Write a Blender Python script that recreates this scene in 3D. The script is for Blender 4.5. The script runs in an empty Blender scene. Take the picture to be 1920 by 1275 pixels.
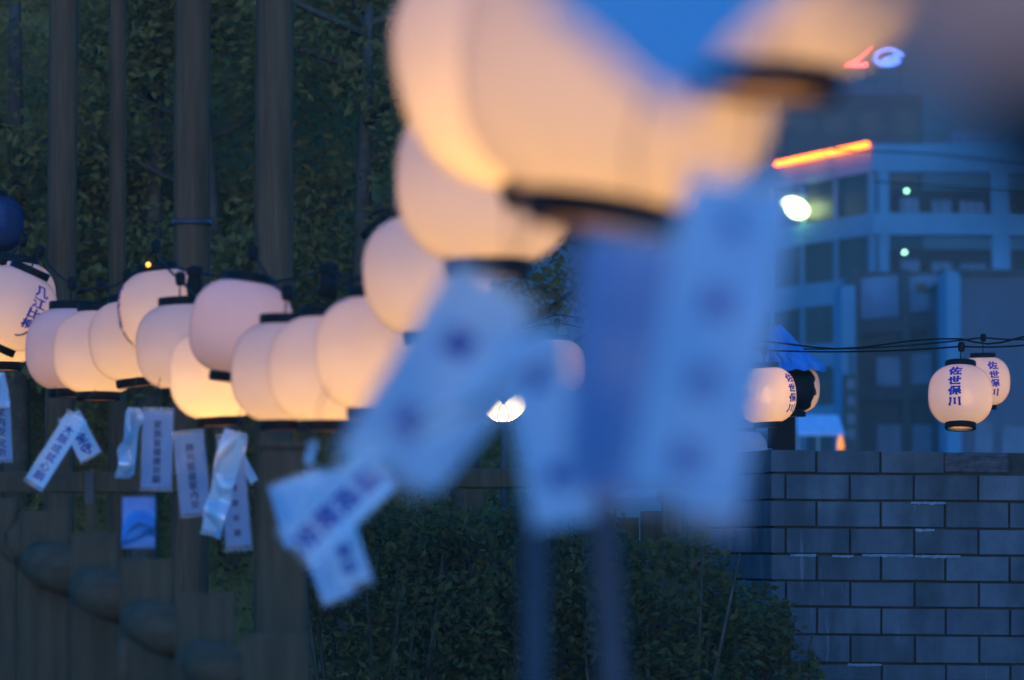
import bpy, bmesh, math, random
from mathutils import Vector, Matrix, noise as mnoise
import numpy as np

R = math.radians
random.seed(7)
rng = np.random.default_rng(7)
sc = bpy.context.scene
COL = sc.collection

# ------------------------------------------------------------------ camera, sky, sun, exposure
FPX = 1920 * 85 / 23.6                     # focal length in pixels of the 1920 px wide photograph
HORIZON = 1023.0
EYE = 1.6
PITCH = math.atan((HORIZON - 637.5) / FPX)
cam_d = bpy.data.cameras.new('camera')
cam = bpy.data.objects.new('camera', cam_d)
COL.objects.link(cam)
cam.location = (0, 0, EYE)
cam.rotation_euler = (math.pi / 2 + PITCH, 0, 0)
cam_d.lens = 85
cam_d.sensor_width = 23.6
cam_d.clip_start = 0.05
cam_d.clip_end = 4000
cam_d.dof.use_dof = True
cam_d.dof.focus_distance = 17.1
cam_d.dof.aperture_fstop = 2.3
cam_d.dof.aperture_blades = 9
sc.camera = cam

HAZE = .0012
EXPO = 2.75
GAIN = 2.0 ** -EXPO                        # lamp strengths below are written for exposure 0
world = bpy.data.worlds.new('World')
sc.world = world
world.use_nodes = True
wn = world.node_tree
sky_n = wn.nodes.new('ShaderNodeTexSky')
sky_n.sky_type = 'NISHITA'
sky_n.sun_disc = False
sky_n.sun_elevation = R(4.0)
sky_n.sun_rotation = R(180)
sky_n.air_density = 1.0
sky_n.dust_density = 0.3
sky_n.ozone_density = 7.6
wn.links.new(sky_n.outputs[0], wn.nodes['Background'].inputs[0])
wn.nodes['Background'].inputs[1].default_value = 0.15
sun_d = bpy.data.lights.new('sun', 'SUN')
sun_d.energy = 0.004
sun_d.angle = R(15)
sun_d.color = (1, .8, .6)
sun = bpy.data.objects.new('sun', sun_d)
COL.objects.link(sun)
sun.rotation_euler = (R(80), 0, R(0))
vs = sc.view_settings
vs.view_transform = 'Standard'
vs.look = 'None'
vs.exposure = EXPO
vs.gamma = 1
vs.use_curve_mapping = False
sc.cycles.max_bounces = 10
sc.cycles.diffuse_bounces = 4
sc.cycles.transmission_bounces = 6
sc.cycles.transparent_max_bounces = 24
sc.cycles.caustics_reflective = False
sc.cycles.caustics_refractive = False
sc.cycles.sample_clamp_indirect = 2.0

FW = Vector((0, math.cos(PITCH), math.sin(PITCH)))
UP = Vector((0, -math.sin(PITCH), math.cos(PITCH)))
def at(px, py, d):
    """World point seen at photograph pixel (px, py) at depth d along the view axis."""
    return Vector((0, 0, EYE)) + FW * d + Vector((1, 0, 0)) * ((px - 960) / FPX * d) + UP * ((637.5 - py) / FPX * d)
def mpp(d):
    return d / FPX

# ------------------------------------------------------------------ materials
def new_mat(name):
    m = bpy.data.materials.new(name)
    m.use_nodes = True
    return m, m.node_tree, m.node_tree.nodes, m.node_tree.links
def surf(name, c, rough=.7, spec=.3, var=.25, scale=8.0, bump=0.0, c2=None, stretch=(1, 1, 1), metal=0.0):
    m, nt, N, L = new_mat(name)
    b = N['Principled BSDF']
    b.inputs['Roughness'].default_value = rough
    b.inputs['Specular IOR Level'].default_value = spec
    b.inputs['Metallic'].default_value = metal
    tc = N.new('ShaderNodeTexCoord'); mp = N.new('ShaderNodeMapping')
    mp.inputs['Scale'].default_value = stretch
    no = N.new('ShaderNodeTexNoise'); no.inputs['Scale'].default_value = scale
    no.inputs['Detail'].default_value = 6; no.inputs['Roughness'].default_value = .65
    cr = N.new('ShaderNodeValToRGB')
    a = c2 or tuple(v * (1 - var) for v in c)
    d = c if c2 else tuple(min(1, v * (1 + var)) for v in c)
    cr.color_ramp.elements[0].color = (*a, 1); cr.color_ramp.elements[1].color = (*d, 1)
    cr.color_ramp.elements[0].position = .3; cr.color_ramp.elements[1].position = .7
    L.new(tc.outputs['Object'], mp.inputs[0]); L.new(mp.outputs[0], no.inputs['Vector'])
    L.new(no.outputs['Fac'], cr.inputs[0]); L.new(cr.outputs[0], b.inputs['Base Color'])
    if bump:
        bu = N.new('ShaderNodeBump'); bu.inputs['Strength'].default_value = bump; bu.inputs['Distance'].default_value = .01
        L.new(no.outputs['Fac'], bu.inputs['Height']); L.new(bu.outputs[0], b.inputs['Normal'])
    return m
def emit(name, c, s):
    m, nt, N, L = new_mat(name)
    N.remove(N['Principled BSDF'])
    e = N.new('ShaderNodeEmission'); e.inputs[0].default_value = (*c, 1); e.inputs[1].default_value = s * GAIN
    L.new(e.outputs[0], N['Material Output'].inputs[0])
    return m
def paper_mat(name, c, trans, clear=0.0, ribs=False):
    m, nt, N, L = new_mat(name)
    N.remove(N['Principled BSDF'])
    di = N.new('ShaderNodeBsdfDiffuse'); tr = N.new('ShaderNodeBsdfTranslucent'); mx = N.new('ShaderNodeMixShader')
    tc = N.new('ShaderNodeTexCoord'); no = N.new('ShaderNodeTexNoise')
    no.inputs['Scale'].default_value = 14; no.inputs['Detail'].default_value = 4
    cr = N.new('ShaderNodeValToRGB')
    cr.color_ramp.elements[0].color = (*[v * .93 for v in c], 1); cr.color_ramp.elements[1].color = (*c, 1)
    L.new(tc.outputs['Object'], no.inputs['Vector']); L.new(no.outputs['Fac'], cr.inputs[0])
    L.new(cr.outputs[0], di.inputs[0]); L.new(cr.outputs[0], tr.inputs[0])
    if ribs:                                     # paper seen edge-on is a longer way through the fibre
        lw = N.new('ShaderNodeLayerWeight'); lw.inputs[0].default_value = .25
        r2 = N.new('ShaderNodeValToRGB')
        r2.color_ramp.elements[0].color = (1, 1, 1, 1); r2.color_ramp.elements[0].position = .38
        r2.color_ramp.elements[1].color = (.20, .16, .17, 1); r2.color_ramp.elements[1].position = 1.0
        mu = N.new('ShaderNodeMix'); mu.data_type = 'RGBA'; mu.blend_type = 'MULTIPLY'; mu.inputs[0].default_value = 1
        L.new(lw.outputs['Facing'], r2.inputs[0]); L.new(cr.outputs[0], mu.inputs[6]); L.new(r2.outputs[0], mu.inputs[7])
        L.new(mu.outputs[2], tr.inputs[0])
    mx.inputs[0].default_value = trans
    L.new(di.outputs[0], mx.inputs[1]); L.new(tr.outputs[0], mx.inputs[2])
    out = mx
    if clear:
        tp = N.new('ShaderNodeBsdfTransparent'); m2 = N.new('ShaderNodeMixShader'); m2.inputs[0].default_value = clear
        L.new(mx.outputs[0], m2.inputs[1]); L.new(tp.outputs[0], m2.inputs[2]); out = m2
    if ribs:
        wv = N.new('ShaderNodeTexWave'); wv.bands_direction = 'Z'; wv.inputs['Scale'].default_value = 22
        bu = N.new('ShaderNodeBump'); bu.inputs['Strength'].default_value = .06; bu.inputs['Distance'].default_value = .004
        L.new(tc.outputs['Object'], wv.inputs['Vector']); L.new(wv.outputs['Fac'], bu.inputs['Height'])
        L.new(bu.outputs[0], di.inputs['Normal'])
    L.new(out.outputs[0], N['Material Output'].inputs[0])
    return m
def sleeve_mat(name, c, clear, rough=.3):
    m, nt, N, L = new_mat(name)
    N.remove(N['Principled BSDF'])
    tp = N.new('ShaderNodeBsdfTransparent'); gl = N.new('ShaderNodeBsdfGlossy'); di = N.new('ShaderNodeBsdfDiffuse'); tl = N.new('ShaderNodeBsdfTranslucent')
    gl.inputs['Roughness'].default_value = rough
    gl.inputs['Color'].default_value = (.9, .95, 1, 1)
    di.inputs[0].default_value = (*c, 1); tl.inputs[0].default_value = (*c, 1)
    m0 = N.new('ShaderNodeMixShader'); m0.inputs[0].default_value = .5
    L.new(di.outputs[0], m0.inputs[1]); L.new(tl.outputs[0], m0.inputs[2])
    m1 = N.new('ShaderNodeMixShader'); m1.inputs[0].default_value = .22
    L.new(m0.outputs[0], m1.inputs[1]); L.new(gl.outputs[0], m1.inputs[2])
    m2 = N.new('ShaderNodeMixShader'); m2.inputs[0].default_value = clear
    L.new(m1.outputs[0], m2.inputs[1]); L.new(tp.outputs[0], m2.inputs[2])
    L.new(m2.outputs[0], N['Material Output'].inputs[0])
    return m

M = {}
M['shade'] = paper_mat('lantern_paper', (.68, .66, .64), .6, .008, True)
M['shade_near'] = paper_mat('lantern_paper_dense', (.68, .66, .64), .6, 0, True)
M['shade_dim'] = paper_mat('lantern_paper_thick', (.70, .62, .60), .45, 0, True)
M['navy_paper'] = paper_mat('lantern_navy_paper', (.05, .07, .13), .3)
M['black'] = surf('black_lacquer', (.012, .011, .009), .6, .15, .3, 30)
M['rubber'] = surf('black_rubber', (.02, .018, .015), .7, .1)
M['ink'] = surf('blue_ink', (.012, .06, .32), .7, .1, .15)
M['ink_dark'] = surf('dark_ink', (.05, .08, .17), .7, .1, .15)
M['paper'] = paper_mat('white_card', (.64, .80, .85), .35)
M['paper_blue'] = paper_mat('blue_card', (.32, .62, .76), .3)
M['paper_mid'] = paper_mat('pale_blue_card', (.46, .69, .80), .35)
M['paper_shaded'] = paper_mat('shaded_blue_card', (.22, .38, .56), .3)  # darker copy of the pale card, shade under the lanterns put into its colour
M['paper_deep'] = paper_mat('deep_blue_card', (.12, .30, .52), .3)
M['glint_mint'] = paper_mat('mint_glint', (.88, .97, .93), .5)  # near-white card for added slips that copy glints on the sleeves
M['sleeve'] = sleeve_mat('clear_sleeve', (.75, .85, .95), .84)
M['film'] = sleeve_mat('crumpled_film', (.80, .90, .95), .35, .25)
M['tarp'] = surf('blue_plastic', (.045, .20, .46), .35, .4, .3, 5, .3)
M['pole_metal'] = surf('grey_painted_metal', (.055, .055, .055), .5, .4)
M['wood_dark'] = surf('weathered_wood', (.105, .075, .042), .9, .08, .25, 6, .5, stretch=(6, 6, .6))
M['wood_post'] = surf('old_cedar', (.125, .078, .042), .9, .04, .3, 5, .6, stretch=(7, 7, .5))
M['wood_log'] = surf('peeled_log', (.12, .078, .042), .9, .08, .3, 6, .4, stretch=(1, 6, 6))
M['bark'] = surf('bark', (.10, .075, .05), .9, .1, .4, 12, .6)
M['soil'] = surf('forest_soil', (.26, .17, .05), .95, .1, .3, 2)
M['ground'] = surf('packed_ground', (.11, .10, .085), .95, .1, .3, 1.5)
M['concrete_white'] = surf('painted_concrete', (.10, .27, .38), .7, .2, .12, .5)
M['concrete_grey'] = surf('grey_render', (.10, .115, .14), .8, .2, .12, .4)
M['concrete_mid'] = surf('stained_panel', (.15, .24, .33), .8, .2, .3, .5)
M['dark_int'] = surf('dark_interior', (.07, .065, .05), .9, .1)
M['steel_dark'] = surf('dark_green_steel', (.05, .065, .06), .6, .3)
M['pane'] = surf('window_pane', (.07, .15, .2), .35, .2, .35, .6)
M['pane_dark'] = surf('dark_window_pane', (.05, .045, .03), .3, .15, .3, .4)
M['pane_pale'] = surf('pale_blind', (.13, .25, .36), .5, .3, .25, .8)
M['awning'] = surf('pale_awning', (.6, .66, .75), .7, .2)
M['lamp_body'] = surf('lamp_housing', (.05, .05, .05), .5, .4)

# ------------------------------------------------------------------ mesh helpers
def link(o, parent=None):
    COL.objects.link(o)
    if parent is not None:
        o.parent = parent
    return o
def mesh_obj(name, me, mat=None, parent=None, loc=None):
    if mat is not None and not me.materials:
        me.materials.append(mat)
    o = bpy.data.objects.new(name, me)
    link(o, parent)
    if loc is not None:
        o.location = loc
    return o
def thing(name, label, cat, loc=(0, 0, 0), rot=(0, 0, 0), group=None):
    o = bpy.data.objects.new(name, None)
    COL.objects.link(o)
    o.empty_display_size = .1
    o.location = loc; o.rotation_euler = rot
    o['label'] = label; o['category'] = cat
    if group: o['group'] = group
    return o
def tag(o, label, cat, group=None):
    o['label'] = label; o['category'] = cat
    if group: o['group'] = group
    return o
def bm_mesh(name, bm, smooth=False):
    me = bpy.data.meshes.new(name)
    bmesh.ops.recalc_face_normals(bm, faces=bm.faces)
    bm.to_mesh(me); bm.free()
    if smooth:
        for p in me.polygons: p.use_smooth = True
    return me
def bm_box(bm, lo, hi, bevel=0.0, mat=None):
    c = [(a + b) / 2 for a, b in zip(lo, hi)]; s = [abs(b - a) for a, b in zip(lo, hi)]
    m4 = Matrix.Translation(c) @ Matrix.Diagonal((*s, 1))
    r = bmesh.ops.create_cube(bm, size=1, matrix=m4)
    if bevel:
        es = list({e for v in r['verts'] for e in v.link_edges})
        r2 = bmesh.ops.bevel(bm, geom=es, offset=bevel, segments=1, affect='EDGES')
        vs_ = list({v for f in r2['faces'] for v in f.verts})
    else:
        vs_ = r['verts']
    if mat is not None:
        vv = r['verts'] if not bevel else [v for v in bm.verts if v.is_valid and v.tag is False]
        bmesh.ops.transform(bm, matrix=mat, verts=vv)
    return vs_
def box_mesh(name, lo, hi, bevel=0.0):
    bm = bmesh.new(); bm_box(bm, lo, hi, bevel)
    return bm_mesh(name, bm)
def bm_tube(bm, pts, rad, seg=8, cap=True):
    pts = [Vector(p) for p in pts]
    n = len(pts)
    rs = rad if isinstance(rad, (list, tuple)) else [rad] * n
    rings = []
    for i, p in enumerate(pts):
        t = (pts[min(i + 1, n - 1)] - pts[max(i - 1, 0)]).normalized()
        a = Vector((0, 0, 1)) if abs(t.z) < .9 else Vector((1, 0, 0))
        u = t.cross(a).normalized(); v = t.cross(u)
        rings.append([bm.verts.new(p + (u * math.cos(k * math.tau / seg) + v * math.sin(k * math.tau / seg)) * rs[i]) for k in range(seg)])
    for A, B in zip(rings, rings[1:]):
        for k in range(seg):
            bm.faces.new((A[k], A[(k + 1) % seg], B[(k + 1) % seg], B[k]))
    if cap:
        bm.faces.new(rings[0]); bm.faces.new(rings[-1][::-1])
def tube_mesh(name, pts, rad, seg=8, smooth=True):
    bm = bmesh.new(); bm_tube(bm, pts, rad, seg)
    return bm_mesh(name, bm, smooth)
def bm_lathe(bm, prof, seg=48, close=False):
    rings = [[bm.verts.new((r * math.cos(k * math.tau / seg), r * math.sin(k * math.tau / seg), z)) for k in range(seg)] for r, z in prof]
    pairs = list(zip(rings, rings[1:])) + ([(rings[-1], rings[0])] if close else [])
    for A, B in pairs:
        for k in range(seg):
            bm.faces.new((A[k], A[(k + 1) % seg], B[(k + 1) % seg], B[k]))
def lathe_mesh(name, prof, seg=48, close=False):
    bm = bmesh.new(); bm_lathe(bm, prof, seg, close)
    return bm_mesh(name, bm, True)

# brush characters drawn stroke by stroke, other characters from the default font's own fallback
_gl = {}
_rad = [[(-.17, .49), (-.30, .22), (-.48, -.02)], [(-.31, .2), (-.32, -.48)]]
BRUSH = {
    '佐': _rad + [[(-.16, .20), (.15, .24), (.49, .24)], [(.13, .49), (.06, .2), (-.06, -.1), (-.22, -.3)], [(.02, -.08), (.43, -.05)], [(.22, -.04), (.21, -.42)], [(-.08, -.43), (.49, -.42)]],
    '世': [[(-.49, .10), (.0, .14), (.49, .17)], [(-.04, .46), (-.03, -.14)], [(.25, .49), (.23, -.14)], [(-.05, -.13), (.25, -.13)], [(-.30, .38), (-.29, -.40)], [(-.31, -.40), (.43, -.40)]],
    '保': _rad + [[(-.08, .46), (-.06, .12)], [(-.09, .44), (.40, .44)], [(.38, .46), (.36, .12)], [(-.07, .14), (.38, .14)], [(-.18, -.06), (.49, -.03)], [(.15, .12), (.15, -.48)], [(.10, -.06), (-.16, -.38)], [(.20, -.06), (.47, -.34)]],
    '川': [[(-.34, .42), (-.34, -.02), (-.46, -.44)], [(.0, .36), (.0, -.32)], [(.36, .44), (.37, -.46)]],
}
def glyph(ch):
    """(verts, faces) of a character centred on the origin, about one unit square; third coordinate stacks the strokes."""
    if ch in _gl: return _gl[ch]
    V, F = [], []
    if ch in BRUSH:
        for si, st in enumerate(BRUSH[ch]):
            n = len(st)
            P = [np.array(p) for p in st]
            Q = []
            for p, q in zip(P, P[1:]): Q += [p + (q - p) * k / 3 for k in range(3)]
            Q.append(P[-1])
            b0 = len(V)
            for i, p in enumerate(Q):
                d_ = Q[min(i + 1, len(Q) - 1)] - Q[max(i - 1, 0)]; d_ = d_ / np.linalg.norm(d_)
                nn = np.array((-d_[1], d_[0]))
                w_ = .098 * (1.15 - .35 * math.sin(math.pi * i / (len(Q) - 1)))
                ext = d_ * (.03 if i == len(Q) - 1 else -.03 if i == 0 else 0)
                V += [(*(p + ext + nn * w_ + d_ * .02), si), (*(p + ext - nn * w_ - d_ * .02), si)]
            F += [(b0 + 2 * i, b0 + 2 * i + 1, b0 + 2 * i + 3, b0 + 2 * i + 2) for i in range(len(Q) - 1)]
    else:
        c = bpy.data.curves.new('glyph', 'FONT'); c.body = ch; c.size = 1; c.resolution_u = 2
        o = bpy.data.objects.new('glyph', c); COL.objects.link(o)
        bpy.context.view_layer.update()
        me = bpy.data.meshes.new_from_object(o.evaluated_get(bpy.context.evaluated_depsgraph_get()))
        bpy.data.objects.remove(o); bpy.data.curves.remove(c)
        bm = bmesh.new(); bm.from_mesh(me); bpy.data.meshes.remove(me)
        bmesh.ops.triangulate(bm, faces=bm.faces)
        bm.verts.ensure_lookup_table(); bm.verts.index_update()
        v = np.array([p.co[:2] for p in bm.verts]); f = [tuple(q.index for q in fc.verts) for fc in bm.faces]
        bm.free()
        v -= (v.max(0) + v.min(0)) / 2
        for k, (dx, dy) in enumerate(((0, 0), (.04, 0), (-.04, 0), (0, .03), (0, -.03))):     # a heavy hand
            b0 = len(V)
            V += [(p[0] + dx, p[1] + dy, k) for p in v]; F += [tuple(b0 + q for q in t_) for t_ in f]
    _gl[ch] = (V, F)
    return _gl[ch]

# ------------------------------------------------------------------ ground, hill, wood
gm = bpy.data.meshes.new('ground')
gm.from_pydata([(-190, -30, 0), (190, -30, 0), (190, 430, 0), (-190, 430, 0)], [], [(0, 1, 2, 3)])
g = mesh_obj('ground', gm, M['ground']); g['kind'] = 'structure'

def hill_z(x, y):
    t = max(0.0, y - 24.5)
    edge = max(0.0, min(1.0, (0.6 - x) / 1.6))
    edge = edge * edge * (3 - 2 * edge)
    return .02 + edge * min(9.0, t * 1.1) + .25 * mnoise.noise(Vector((x * .7, y * .7, 0))) * edge
def grid_sheet(name, x0, x1, nx, y0, y1, ny, fz, mat):
    vs_, fs = [], []
    for j in range(ny + 1):
        for i in range(nx + 1):
            x = x0 + (x1 - x0) * i / nx; y = y0 + (y1 - y0) * j / ny
            vs_.append((x, y, fz(x, y)))
    for j in range(ny):
        for i in range(nx):
            a = j * (nx + 1) + i
            fs.append((a, a + 1, a + nx + 2, a + nx + 1))
    me = bpy.data.meshes.new(name); me.from_pydata(vs_, [], fs)
    for p in me.polygons: p.use_smooth = True
    return mesh_obj(name, me, mat)
o = grid_sheet('hillside', -22, 2.4, 60, 23.5, 42, 44, lambda x, y: hill_z(x, y), M['soil']); o['kind'] = 'structure'
# far ridge behind the town, added to hide the bright sky
def added_ridge_mesh():
    vs_, fs = [], []
    n = 90
    for i in range(n + 1):
        x = -185 + 370 * i / n
        h = 30 + 9 * mnoise.noise(Vector((x * .012, 3, 0))) + 4 * mnoise.noise(Vector((x * .06, 7, 0))) + 1.2 * mnoise.noise(Vector((x * .3, 1, 0)))
        vs_ += [(x, 250, 0), (x, 280, h * .6), (x, 330, h * 1.7), (x, 420, h * 1.9)]
    for i in range(n):
        for k in range(3):
            a = i * 4 + k
            fs.append((a, a + 4, a + 5, a + 1))
    me = bpy.data.meshes.new('added_ridge'); me.from_pydata(vs_, [], fs)
    return me
M['added_ridge'] = surf('backdrop_ridge', (.10, .10, .085), .95, .05, .45, .03)
o = mesh_obj('added_ridge', added_ridge_mesh(), M['added_ridge']); o['kind'] = 'structure'

def leaf_mat(name, c1, c2, tl=.25):
    m, nt, N, L = new_mat(name)
    b = N['Principled BSDF']
    b.inputs['Roughness'].default_value = .6
    b.inputs['Specular IOR Level'].default_value = .1
    gi = N.new('ShaderNodeNewGeometry')
    cr = N.new('ShaderNodeValToRGB')
    cr.color_ramp.elements[0].color = (*c1, 1); cr.color_ramp.elements[1].color = (*c2, 1)
    L.new(gi.outputs['Random Per Island'], cr.inputs[0]); L.new(cr.outputs[0], b.inputs['Base Color'])
    t = N.new('ShaderNodeBsdfTranslucent'); L.new(cr.outputs[0], t.inputs[0])
    mx = N.new('ShaderNodeMixShader'); mx.inputs[0].default_value = tl
    L.new(b.outputs[0], mx.inputs[1]); L.new(t.outputs[0], mx.inputs[2])
    L.new(mx.outputs[0], N['Material Output'].inputs[0])
    return m
M['leaf'] = leaf_mat('leaf', (.21, .145, .035), (.24, .17, .04), .4)
M['leaf_bush'] = leaf_mat('bush_leaf', (.085, .066, .02), (.15, .125, .035), .35)
def leaves_mesh(name, pts, size):
    """A folded two-triangle-pair leaf at every point."""
    n = len(pts)
    pts = np.asarray(pts)
    nn = rng.normal(size=(n, 3)) * .55 + np.array((0, -.45, .75)); nn /= np.linalg.norm(nn, axis=1)[:, None]   # leaves turn to the open sky
    a = np.cross(nn, rng.normal(size=(n, 3))); a /= np.linalg.norm(a, axis=1)[:, None]
    b = np.cross(nn, a)
    c = np.cross(a, b)
    s = size * rng.uniform(.6, 1.35, (n, 1))
    v0 = pts; v1 = pts + a * s * .5 + b * s * .24 + c * s * .06; v2 = pts + a * s; v3 = pts + a * s * .5 - b * s * .24 + c * s * .06
    V = np.stack([v0, v1, v2, v3], 1).reshape(-1, 3)
    F = [(4 * i, 4 * i + 1, 4 * i + 2) for i in range(n)] + [(4 * i, 4 * i + 2, 4 * i + 3) for i in range(n)]
    me = bpy.data.meshes.new(name); me.from_pydata(V.tolist(), [], F)
    return me
# leafy undergrowth clothing the hillside: nobody could count it
pts = []
while len(pts) < 62000:
    x = rng.uniform(-6.0, .6); y = rng.uniform(24.4, 32)
    z0 = hill_z(x, y)
    if z0 < .25 or x > .35: continue
    q = Vector((x * 1.3, y * 1.3, 0))
    h = .12 + .2 * mnoise.noise(q) + .12 * mnoise.noise(q * 3.1)
    if h < .02: continue
    pts.append((x, y - .1, z0 + h * rng.random() ** .6))
o = mesh_obj('undergrowth', leaves_mesh('undergrowth', pts, .075), M['leaf']); o['kind'] = 'stuff'

def tree(px, d, height, crown_r, label, seed):
    base = at(px, HORIZON, d); base.z = hill_z(base.x, base.y) - .05
    t = thing('forest_tree', label, 'tree', base, group='dark trees on the wooded slope')
    r_ = np.random.default_rng(seed)
    lean = r_.normal(0, .05, 2)
    ax = [(lean[0] * h, lean[1] * h, h) for h in np.linspace(0, height * .9, 6)]
    tr = mesh_obj('trunk', tube_mesh('trunk', ax, [.11, .095, .08, .065, .05, .03], 8), M['bark'], t)
    bm = bmesh.new(); cl = []
    for k in range(11):
        h = height * r_.uniform(.25, .9); an = r_.uniform(0, math.tau); ln = crown_r * r_.uniform(.6, 1.0)
        p0 = Vector((lean[0] * h, lean[1] * h, h)); p2 = p0 + Vector((math.cos(an) * ln, math.sin(an) * ln, ln * .45))
        bm_tube(bm, [p0, p0.lerp(p2, .5) + Vector((0, 0, -.06)), p2], [.035, .022, .01], 5)
        for _ in range(6):
            cl.append(p0.lerp(p2, r_.uniform(.4, 1.1)) + Vector(r_.normal(0, .16, 3)))
    mesh_obj('limbs', bm_mesh('limbs', bm, True), M['bark'], t)
    P = []
    for c in cl:
        m_ = int(r_.integers(90, 160))
        P.append(np.array(c) + r_.normal(0, .17, (m_, 3)) * np.array([1.2, 1.2, .7]))
    mesh_obj('crown', leaves_mesh('crown', np.concatenate(P), .075), M['leaf'], t)
    return t
for i, a in enumerate([(30, 26.0, 4.6, 1.3, 'dark broadleaf tree behind the leftmost tall wooden posts'),
                       (265, 25.4, 4.8, 1.3, 'dark leafy tree filling the gap between the second and third tall posts'),
                       (440, 25.8, 5.0, 1.3, 'dark leafy tree between the two thickest tall posts'),
                       (655, 25.2, 5.0, 1.4, 'dark tree with pale leaf glints right of the tall posts'),
                       (860, 26.5, 5.2, 1.4, 'dark tree largely hidden behind the big blurred lanterns')]):
    tree(*a, seed=20 + i)

def shrub(px, top_py, d, width, depth, label, seed, dens):
    base = at(px, HORIZON, d); base.z = 0
    top = at(px, top_py, d).z
    t = thing('shrub', label, 'shrub', base, group='clipped shrubs along the path')
    r_ = np.random.default_rng(seed)
    P = []
    n = 0
    while n < dens:
        u = r_.uniform(-1, 1, 3)
        if (abs(u[0]) ** 2.5 + abs(u[1]) ** 2.5) > 1: continue
        x, y = u[0] * width / 2, u[1] * depth / 2
        q = Vector((x * 2.6 + seed, y * 2.6, 0))
        h = top * (1 - .18 * abs(u[0]) ** 3) + .12 * mnoise.noise(q) + .07 * mnoise.noise(q * 2.7)
        z = h * (1 - .62 * r_.random() ** 1.3)
        if mnoise.noise(Vector((x * 5 + seed, y * 5, z * 5))) < -.12: continue
        P.append((x, y - .03, z)); n += 1
    mesh_obj('foliage', leaves_mesh('foliage', P, .042), M['leaf_bush'], t)
    bm = bmesh.new()
    for k in range(16):
        x = r_.uniform(-.42, .42) * width; y = r_.uniform(-.35, .35) * depth
        bm_tube(bm, [(x * .35, y * .35, 0), (x * .7, y * .7, top * .5), (x + r_.normal(0, .05), y, top * r_.uniform(.85, 1.0))], [.022, .014, .004], 5)
    mesh_obj('branches', bm_mesh('branches', bm, True), M['bark'], t)
shrub(735, 960, 15.3, 1.15, 1.0, 'dark green shrub below the cluster of bold lettered wish strips', 3, 9000)
shrub(985, 945, 15.8, 1.1, 1.0, 'dark green shrub in front of the low rail, under the bright floodlight', 5, 9000)
shrub(1215, 1020, 15.4, .9, .9, 'dark green shrub behind the two thin blurred poles', 8, 7000)
shrub(1385, 1130, 16.1, .7, .8, 'dark green shrub at the foot of the block wall corner', 11, 6000)

# ------------------------------------------------------------------ tall wooden posts behind the lanterns
def tall_post(px, w_px, d, top, label, lean=0.0, joint=None):
    b = at(px, HORIZON, d); b.z = 0
    r = w_px * mpp(d) / 2
    t = thing('tall_wooden_post', label, 'post', b, group='tall wooden posts in front of the dark slope')
    bm = bmesh.new()
    n = 14; seg = 14
    rings = []
    for i in range(n + 1):
        h = top * i / n
        rings.append([bm.verts.new(((r * (1 + .07 * mnoise.noise(Vector((k * .8, h * 1.3, px))) - .015 * h) * math.cos(k * math.tau / seg)) + lean * h,
                                    r * math.sin(k * math.tau / seg), h)) for k in range(seg)])
    for A, B in zip(rings, rings[1:]):
        for k in range(seg): bm.faces.new((A[k], A[(k + 1) % seg], B[(k + 1) % seg], B[k]))
    bm.faces.new(rings[-1]); bm.faces.new(rings[0][::-1])
    mesh_obj('shaft', bm_mesh('shaft', bm, True), M['wood_post'], t)
    if joint:
        z = at(px, joint, d).z
        mesh_obj('iron_band', lathe_mesh('iron_band', [(r * 1.0, z - .012), (r * 1.06, z - .012), (r * 1.06, z + .012), (r * 1.0, z + .012)], 20, True), M['lamp_body'], t)
    return t
tall_post(108, 58, 15.2, 5.2, 'leftmost of the tall dark wooden posts, faint in the shade', lean=.003)
tall_post(222, 34, 15.6, 5.2, 'thinnest of the tall dark wooden posts', lean=-.004)
tall_post(356, 72, 14.8, 5.2, 'tall thick wooden post with a band, left of the thick one by the trees', joint=415)
tall_post(512, 76, 14.4, 5.2, 'rightmost tall thick wooden post, behind the middle lanterns')

# short stout post, beam and board fence at lower left
b = at(532, HORIZON, 9.4); b.z = 0
t = thing('stout_post', 'dark square timber post below the right end of the lantern row', 'post', b)
zt = at(532, 842, 9.4).z
mesh_obj('shaft', box_mesh('shaft', (-.058, -.058, 0), (.058, .058, zt), .006), M['wood_dark'], t)
mesh_obj('cap', box_mesh('cap', (-.066, -.066, zt), (.066, .066, zt + .02), .004), M['wood_dark'], t)

fb = thing('board_fence', 'dark stepped fence of wide flat boards with a log rail, at lower left', 'fence', (0, 0, 0))
def fence_board(x0, x1, top, d):
    lo = at(x0, top, d); hi = at(x1, top, d)
    me = box_mesh('board', (lo.x, lo.y - .016, 0), (hi.x, lo.y + .016, lo.z), .004)
    mesh_obj('board', me, M['wood_dark'], fb)
for a in [(-62, 34, 935, 10.9), (38, 130, 958, 10.5), (134, 222, 1000, 10.1), (226, 326, 1048, 9.5), (330, 441, 1112, 8.8), (456, 580, 1187, 8.2)]:
    fence_board(*a)
for (x, y, d) in [(15, 1010, 10.95), (100, 1062, 10.4), (190, 1112, 9.9), (290, 1176, 9.2), (404, 1252, 8.5)]:
    c = at(x, y, d); r = 46 * mpp(d)
    p = [c + Vector((-.055, .10, .02)), c + Vector((-.047, .08, .015)), c + Vector((0, 0, 0)), c + Vector((.05, -.05, -.015)), c + Vector((.085, -.02, -.03))]
    mesh_obj('log', tube_mesh('log', p, [r * .55, r * .85, r, r, r * .95], 16), M['wood_log'], fb)
pts_ = [at(232, 1198, 8.9), at(232, 1300, 8.9)]
mesh_obj('bamboo_upright', tube_mesh('bamboo_upright', [pts_[0], pts_[0].lerp(pts_[1], .5), pts_[1]], .017, 10), M['wood_log'], fb)
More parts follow.
